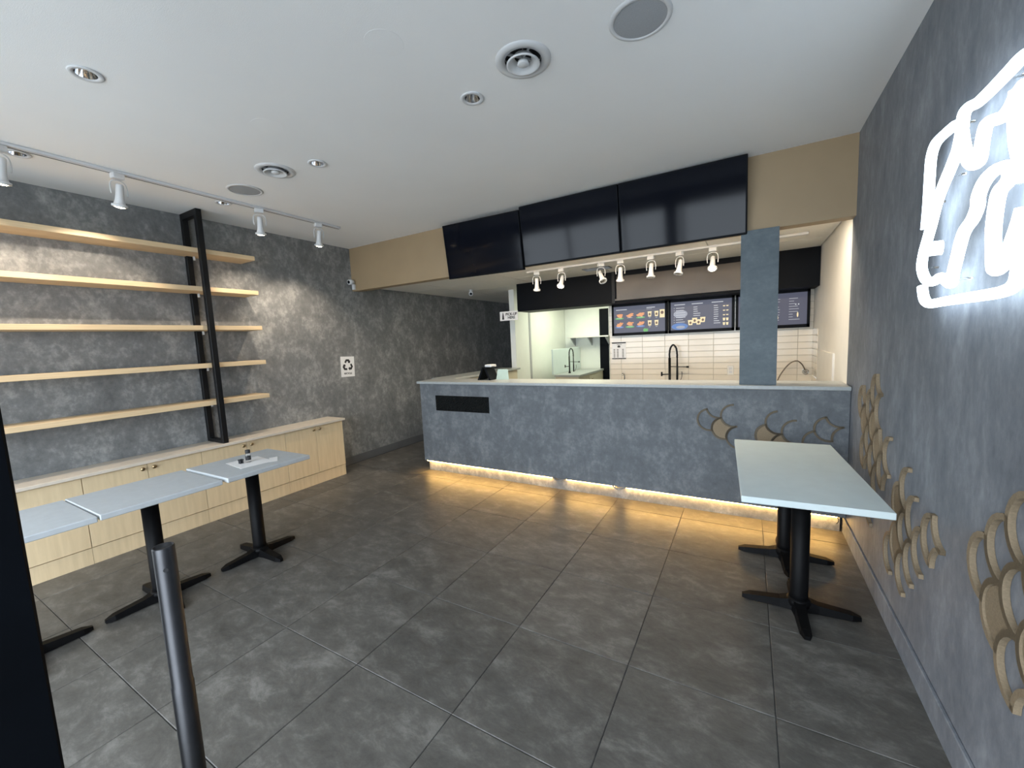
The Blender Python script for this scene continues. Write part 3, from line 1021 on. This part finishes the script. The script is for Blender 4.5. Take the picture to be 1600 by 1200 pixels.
def flat(mb, x0, x1, z0, z1, d=0.0):
    return mb.poly([(x0, -0.001 - d, z0), (x1, -0.001 - d, z0), (x1, -0.001 - d, z1), (x0, -0.001 - d, z1)], [(0, 1, 2, 3)])


def blob(mb, cx, cz, rx, rz, d=0.0003, n=12, jag=0.0, a0=0.0):
    p = [(cx + rx * (1 + jag * (random.random() - .5)) * math.cos(a0 + 2 * PI * k / n), -0.001 - d, cz + rz * (1 + jag * (random.random() - .5)) * math.sin(a0 + 2 * PI * k / n)) for k in range(n)]
    return mb.poly(p, [tuple(range(n))])


def cup(mb, cx, cz, w, h, d=0.0004):
    return mb.poly([(cx - w * .36, -.001 - d, cz), (cx + w * .36, -.001 - d, cz), (cx + w * .5, -.001 - d, cz + h), (cx - w * .5, -.001 - d, cz + h)], [(0, 1, 2, 3)])


def menu_board(x0, x1, label):
    t = thing('menu_board', label, 'menu board', ((x0 + x1) / 2, YK - 0.075, 1.565), 0, 'lit menu boards over the tiles')
    w = x1 - x0
    MB().cbox(-w / 2, w / 2, 0.0, 0.064, 0, 0.44, 0.004).build('frame', 'black_satin', t)
    for a in (-w / 2, w / 2 - 0.028):
        MB().box(a, a + 0.028, -0.008, 0, 0, 0.44).build('side_bezel', 'black_satin', t)
    for z in (0.0, 0.402):
        MB().box(-w / 2, w / 2, -0.008, 0, z, z + 0.038).build('bezel', 'black_satin', t)
    flat(MB(), -w / 2 + 0.028, w / 2 - 0.028, 0.038, 0.402, 0).build('display', 'menu_slate', t)
    return t, w


def pieces(t, d):
    for (nm, mat), mb in d.items():
        if nm == 'caption':                     # flat print too fine to pick apart
            mb.build(nm, mat, t)
            continue
        for f in mb.f:
            MB().poly([mb.v[i] for i in f], [tuple(range(len(f)))]).build(nm, mat, t)


t, w = menu_board(-1.672, -0.930, 'menu board at the left with pastries and cups')
D = {('pastry', 'menu_orange'): MB(), ('pastry_plate', 'menu_green'): MB(), ('plate', 'menu_blue'): MB(), ('cup', 'menu_cream'): MB(), ('mark', 'menu_brown'): MB(), ('caption', 'menu_white'): MB()}
for r, zc in enumerate((0.262, 0.142)):
    for c in range(3):
        xc = -0.265 + c * 0.145
        blob(D[('pastry', 'menu_orange')], xc, zc + 0.012, 0.044, 0.026, 0.0006, 10, 0.9)
        blob(D[('pastry', 'menu_orange')], xc + 0.03, zc + 0.030, 0.025, 0.010, 0.0006, 7, 0.6)
        k = ('pastry_plate', 'menu_green') if (r, c) in ((0, 0), (0, 2), (1, 1)) else ('plate', 'menu_blue')
        if (r, c) != (0, 1):
            blob(D[k], xc, zc - 0.024, 0.060, 0.013, 0.0003)
        flat(D[('caption', 'menu_white')], xc - 0.035, xc + 0.035, zc - 0.022, zc - 0.017, 0.0007)
    for c in range(2):
        xc = 0.145 + c * 0.088
        cup(D[('cup', 'menu_cream')], xc, zc - 0.022, 0.052, 0.070)
        blob(D[('mark', 'menu_brown')], xc, zc + 0.010, 0.013, 0.018, 0.0008)
        flat(D[('caption', 'menu_white')], xc - 0.012, xc + 0.012, zc - 0.040, zc - 0.035, 0.0007)
flat(D[('cup', 'menu_cream')], 0.275, 0.338, 0.218, 0.325, 0.0004)
blob(D[('mark', 'menu_brown')], 0.306, 0.285, 0.020, 0.022, 0.0008)
blob(D[('pastry_plate', 'menu_green')], 0.09, 0.062, 0.036, 0.024, 0.0006, 9, 0.5)
flat(D[('caption', 'menu_white')], -0.31, -0.16, 0.352, 0.362, 0.0007)
flat(D[('caption', 'menu_white')], 0.105, 0.215, 0.358, 0.368, 0.0007)
flat(D[('caption', 'menu_white')], 0.105, 0.175, 0.342, 0.346, 0.0007)
pieces(t, D)

t, w = menu_board(-0.915, -0.150, 'menu board in the middle with a group of cups')
D = {('cup', 'menu_cream'): MB(), ('mark', 'menu_brown'): MB(), ('caption', 'menu_white'): MB(), ('swirl', 'menu_blue'): MB(), ('haze', 'menu_pale'): MB()}
blob(D[('haze', 'menu_pale')], -0.235, 0.245, 0.085, 0.052, 0.0003, 20)
blob(D[('swirl', 'menu_blue')], -0.245, 0.085, 0.10, 0.044, 0.0003, 20)
blob(D[('haze', 'menu_pale')], -0.235, 0.075, 0.055, 0.020, 0.0005, 16)
for k, (xc, zc) in enumerate(((-0.115, 0.095), (-0.065, 0.120), (-0.020, 0.098), (0.030, 0.125))):
    cup(D[('cup', 'menu_cream')], xc, zc, 0.062, 0.066, 0.0004 + 0.0002 * k)
    blob(D[('mark', 'menu_brown')], xc, zc + 0.030, 0.014, 0.017, 0.0015)
for k in range(7):
    flat(D[('caption', 'menu_white')], -0.290, -0.290 + random.uniform(.06, .12), 0.318 - k * 0.030, 0.325 - k * 0.030, 0.0007)
    flat(D[('caption', 'menu_white')], -0.315, -0.308, 0.318 - k * 0.030, 0.325 - k * 0.030, 0.0007)
for xx, n, z0 in ((-0.08, 5, 0.318), (0.155, 9, 0.318)):
    for k in range(n):
        flat(D[('caption', 'menu_white')], xx, xx + random.uniform(.03, .085), z0 - k * 0.027, z0 + 0.008 - k * 0.027, 0.0007)
for xx in (-0.31, -0.10, 0.13):
    flat(D[('caption', 'menu_white')], xx, xx + 0.13, 0.360, 0.370, 0.0007)
for r, zc in enumerate((0.075, 0.130, 0.195, 0.250, 0.305)):
    for c in range(2):
        cup(D[('cup', 'menu_cream')], 0.270 + c * 0.036, zc, 0.028, 0.034 if r < 2 else 0.012)
pieces(t, D)

t, w = menu_board(-0.135, 0.607, 'menu board at the right partly behind the column')
D = {('caption', 'menu_white'): MB(), ('cup', 'menu_cream'): MB(), ('plate', 'menu_blue'): MB(), ('streak', 'menu_pale'): MB()}
for k in range(9):
    flat(D[('caption', 'menu_white')], 0.17, 0.17 + random.uniform(.03, .13), 0.335 - k * 0.030, 0.339 - k * 0.030, 0.0007)
    flat(D[('caption', 'menu_white')], 0.02, 0.02 + random.uniform(.03, .07), 0.335 - k * 0.030, 0.339 - k * 0.030, 0.0007)
    flat(D[('caption', 'menu_white')], -0.28, -0.28 + random.uniform(.05, .13), 0.335 - k * 0.030, 0.339 - k * 0.030, 0.0007)
blob(D[('plate', 'menu_blue')], 0.03, 0.20, 0.035, 0.014)
blob(D[('cup', 'menu_cream')], 0.255, 0.15, 0.008, 0.030)
blob(D[('cup', 'menu_cream')], 0.05, 0.13, 0.020, 0.028, 0.0004, 9, .5)
blob(D[('caption', 'menu_white')], 0.235, 0.268, 0.007, 0.008)
blob(D[('caption', 'menu_white')], 0.262, 0.268, 0.007, 0.008)
pieces(t, D)

# ---- kitchen worktop under the tiles with fittings
kw = thing('kitchen_counter', 'kitchen work counter along the tiled wall', 'counter', (-0.5, 5.55, 0))
lbox(kw, -1.70, XR - 0.01, 5.27, YK - 0.012, 0.0, 0.85).build('cabinet_body', 'cream_cabinet', kw)
lbox(kw, -1.72, XR - 0.01, 5.24, YK - 0.012, 0.85, 0.885, 0.003).build('worktop', 'quartz_top', kw)


def rinse_faucet(loc, label, mirror=1):
    """spring-neck kitchen faucet"""
    f = thing('spring_faucet', label, 'faucet', loc)
    MB().lathe([(0.0001, 0), (0.026, 0), (0.026, 0.02), (0.016, 0.03), (0.016, 0.36), (0.0001, 0.36)], 0, 0, 16).build('riser', 'black_metal', f)
    arch = smooth_path([(0, 0, 0.34), (0, 0, 0.42), (0.012, 0, 0.49), (0.045, 0, 0.53), (0.080, 0, 0.49), (0.092, 0, 0.42), (0.094, 0, 0.36)], 6)
    MB().tube(arch, 0.011, 10).build('hose', 'black_metal', f)
    coil = []
    for i, q in enumerate(arch[:-1]):
        for k in range(3):
            qq = q.lerp(arch[i + 1], k / 3)
            a = (i * 3 + k) * 1.9
            coil.append(qq + Vector((0.013 * math.cos(a), 0.013 * math.sin(a), 0)))
    MB().tube(coil, 0.003, 5).build('spring', 'black_metal', f)
    MB().tube([(0.094, 0, 0.37), (0.094, 0, 0.13), (0.092, 0, 0.03)], [0.009, 0.014, 0.012], 12).build('spray_head', 'black_metal', f)
    MB().tube([(0, 0, 0.245), (0.21, 0, 0.240)], 0.005, 8).build('bracket_arm', 'black_metal', f)
    MB().tube([(0.205, 0, 0.240), (0.235, 0, 0.240)], 0.013, 10).build('arm_knob', 'black_metal', f)
    MB().tube([(0, 0, 0.145), (-0.10, 0, 0.140)], 0.007, 8).build('lever_stem', 'black_metal', f)
    MB().tube([(-0.10, 0, 0.175), (-0.10, 0, 0.120)], 0.011, 10).build('lever_handle', 'black_metal', f)
    MB().tube(smooth_path([(0.094, 0, 0.03), (0.130, 0, 0.06), (0.150, 0, 0.12), (0.150, 0, 0.18)]), 0.004, 6).build('trigger', 'black_metal', f)
    return f


rinse_faucet((-0.893, 5.70, 0.885), 'black spring-neck faucet in front of the white tiles')
gf = thing('small_faucet', 'small chrome faucet with two taps under the notice', 'faucet', (-1.50, 5.74, 0.885))
MB().tube(smooth_path([(0, 0, 0), (0, 0, 0.10), (-0.004, -0.01, 0.145), (-0.012, -0.04, 0.155), (-0.012, -0.06, 0.13)]), 0.010, 10).build('spout', 'chrome', gf)
for s in (-1, 1):
    MB().lathe([(0.0001, 0), (0.018, 0), (0.012, 0.03), (0.024, 0.045), (0.024, 0.062), (0.0001, 0.066)], s * 0.085, 0, 12).build('tap', 'ink', gf)
hs = thing('wall_hose', 'thin hose curving to a round wall fitting', 'hose', (0.587, YK - 0.008, 1.05))
MB().tube(smooth_path([(-0.30, -0.10, -0.165), (-0.255, -0.09, -0.04), (-0.175, -0.08, 0.085), (-0.10, -0.07, 0.130), (-0.045, -0.06, 0.095), (-0.008, -0.045, 0.02)]), 0.007, 8).build('hose', 'hose_grey', hs)
MB().tube([(-0.010, -0.050, 0.025), (0, -0.010, 0)], 0.016, 12).build('connector', 'chrome', hs)
MB().tube([(0, -0.012, 0), (0, 0, 0)], 0.034, 20).build('escutcheon', 'chrome', hs)
ol = thing('wall_outlet', 'cream wall outlet on the tiles beside the column', 'outlet', (-0.188, YK - 0.0085, 1.067))
MB().cbox(-0.036, 0.036, -0.008, 0, -0.058, 0.058, 0.003).build('cover', 'white_paint', ol)
for z in (-0.022, 0.022):
    MB().cbox(-0.016, 0.016, -0.010, -0.007, z - 0.014, z + 0.014, 0.002).build('socket', 'fixture_white', ol)
ns = thing('notice_sheet', 'white printed notice with dark bars on the tiles', 'notice', (-1.598, YK - 0.0095, 1.235))
MB().box(-0.100, 0.100, -0.002, 0, 0, 0.245).build('sheet', 'paper', ns)
bars = MB()
for x0, x1, z0, z1 in ((-.1, .1, .222, .240), (-.1, .1, .0, .014), (-.03, .04, .205, .210), (-.02, .02, .165, .190), (-.005, .005, .19, .20)):
    flat(bars, x0, x1, z0, z1, 0.0015)
bars.build('print', 'ink', ns)
b2 = MB()
for xc in (-.066, -.018, .058):
    for k in range(6):
        flat(b2, xc - 0.013, xc + 0.013, .025 + k * 0.021, .037 + k * 0.021, 0.0015)
b2.build('small_print', 'ink_soft', ns)

# ---- back room: sink counter, faucet, shelf, dark doorway
sc_ = thing('sink_counter', 'narrow pale sink counter in the lit back room', 'counter', (-2.72, 7.2, 0))
MB().box(-0.24, 0.20, -0.55, 0.80, 0.0, 0.895).build('cabinet_body', 'cream_cabinet', sc_)
MB().cbox(-0.25, 0.22, -0.58, 0.80, 0.895, 0.930, 0.003).build('worktop', 'quartz_top', sc_)
d = MB().box(0.200, 0.215, -0.05, 0.50, 0.12, 0.87).build('door', 'cream_cabinet', sc_)
MB().tube([(0.225, 0.06, 0.80), (0.225, 0.16, 0.80)], 0.006, 8).build('handle', 'brass', d)
sb = MB().cbox(-3.01, -2.985, 6.62, 8.0, 0.93, 1.38, 0.003).build('splash_guard', 'splash_white')
tag(sb, 'pale splash guard behind the back room sink', 'panel')
rinse_faucet((-2.83, 7.0, 0.930), 'black spring-neck faucet over the back room sink').scale = (0.85, 0.85, 0.85)
sh = thing('bracket_shelf', 'small white bracket shelf in the back room', 'shelf', (-2.75, YE - 0.15, 1.52))
MB().cbox(-0.42, 0.42, -0.28, 0, 0.045, 0.070, 0.003).build('board', 'white_paint', sh)
for xx in (-0.36, 0.0, 0.36):
    MB().poly([(xx - .012, 0, -.12), (xx - .012, 0, .045), (xx - .012, -.26, .045), (xx + .012, 0, -.12), (xx + .012, 0, .045), (xx + .012, -.26, .045)],
              [(0, 1, 2), (3, 5, 4), (0, 3, 4, 1), (1, 4, 5, 2), (2, 5, 3, 0)]).build('bracket', 'fixture_grey', sh)
struct('door_1', MB().box(-2.58, -2.40, YE - 0.17, YE - 0.152, 0.0, 2.12), 'black_satin', 'narrow black doorway in the back room', 'door')

# ---- pick-up sign fixed to the soffit end
ps = thing('pickup_sign', 'white PICK-UP HERE sign by the white partition', 'sign', (-3.15, YS - 0.006, 1.875))
MB().cbox(-0.157, 0.157, -0.005, 0.005, 0, 0.138, 0.001).build('board', 'paper', ps)
for body, z in (('PICK-UP', 0.092), ('HERE', 0.042)):
    link('lettering', text_mesh(body, 0.054, 'ink'), ps, (0.045, -0.0062, z), (PI / 2, 0, 0))
MB().prism([(-0.118, 0.018), (-0.082, 0.018), (-0.088, 0.085), (-0.096, 0.122), (-0.104, 0.122), (-0.110, 0.085)], 0.005, 0.0058, lambda u, v, d: (u, -d, v)).build('icon', 'ink', ps)

# ---- recycling notice on the left wall
rn = thing('recycle_notice', 'white recycling notice on the grey left wall', 'notice', (XL + 0.001, 3.642, 1.322))
rn.rotation_euler = (math.radians(-2.0), 0, 0)
MB().box(0, 0.0015, -0.107, 0.107, -0.135, 0.135).build('sheet', 'paper', rn)
sym = MB()
PL = lambda u, v, d: (0.0015 + d, u, v)
for k in range(3):
    a = k * 2 * PI / 3

    def rt_(p, a=a):
        return (1.15 * (p[0] * math.cos(a) - p[1] * math.sin(a)), 1.15 * (p[0] * math.sin(a) + p[1] * math.cos(a)) + 0.018)
    sym.prism([rt_(p) for p in ((-0.044, 0.036), (-0.022, 0.070), (0.020, 0.070), (0.032, 0.050), (0.040, 0.054), (0.030, 0.024), (0.000, 0.030), (0.010, 0.036), (0.003, 0.046), (-0.010, 0.046), (-0.024, 0.024))], 0, 0.0006, PL)
sym.build('recycling_symbol', 'ink', rn)
link('lettering', text_mesh('RECYCLE', 0.030, 'ink'), rn, (0.0022, 0, -0.092), (PI / 2, 0, PI / 2))

# ---- tablet stand and acrylic holder on the counter
ps = thing('tablet_stand', 'black folded tablet stand with white card reader on the counter', 'tablet stand', (-2.655, 4.02, HT))
for nm, sx in (('tablet', -1), ('rear_leg', 1)):
    P = [(sx * 0.092, -0.09, 0), (sx * 0.068, -0.09, 0), (0.0, -0.09, 0.150), (sx * 0.022, -0.09, 0.150)]
    MB().poly(P + [(x, 0.09, z) for x, _, z in P], [(0, 1, 2, 3), (7, 6, 5, 4), (0, 3, 7, 4), (1, 5, 6, 2), (2, 6, 7, 3), (0, 4, 5, 1)]).build(nm, 'black_satin', ps)
MB().cbox(-0.005, 0.085, -0.06, 0.06, 0.150, 0.178, 0.006).build('card_reader', 'fixture_white', ps)
ah = MB().poly([(0, 0, 0), (0.17, 0, 0), (0.125, 0.06, 0.115), (-0.01, 0.06, 0.115), (0, 0.006, 0), (0.17, 0.006, 0), (0.125, 0.066, 0.115), (-0.01, 0.066, 0.115)],
               [(0, 1, 2, 3), (7, 6, 5, 4), (0, 4, 5, 1), (1, 5, 6, 2), (2, 6, 7, 3), (3, 7, 4, 0)]).build('menu_holder', 'teal_acrylic', None, (-2.545, 4.02, HT))
tag(ah, 'tilted greenish acrylic holder beside the tablet stand', 'holder')

# ================================================================== DOORWAY, FOREGROUND
dp = MB().cbox(-1.20, -1.03, -0.12, 0.150, 0, 2.60, 0.004).build('door_post', 'black_satin')
tag(dp, 'broad black door post at the left picture edge', 'door post')
tp = thing('steel_tube', 'upright grey steel tube with drilled hole in the foreground', 'tube', (-0.988, 0.312, 0))
MB().lathe([(0.0001, 0), (0.0190, 0), (0.0190, 0.90), (0.0178, 0.902), (0.0178, 1.190), (0.0165, 1.193), (0.0155, 1.193), (0.0155, 1.187), (0.0001, 1.187)], 0, 0, 36).build('tube', 'brushed_tube', tp)
hd = Vector((0.93, -0.36, 0)).normalized()
MB().tube([hd * 0.0160 + Vector((0, 0, 1.150)), hd * 0.0184 + Vector((0, 0, 1.150))], 0.0042, 14).build('drilled_hole', 'ink', tp)
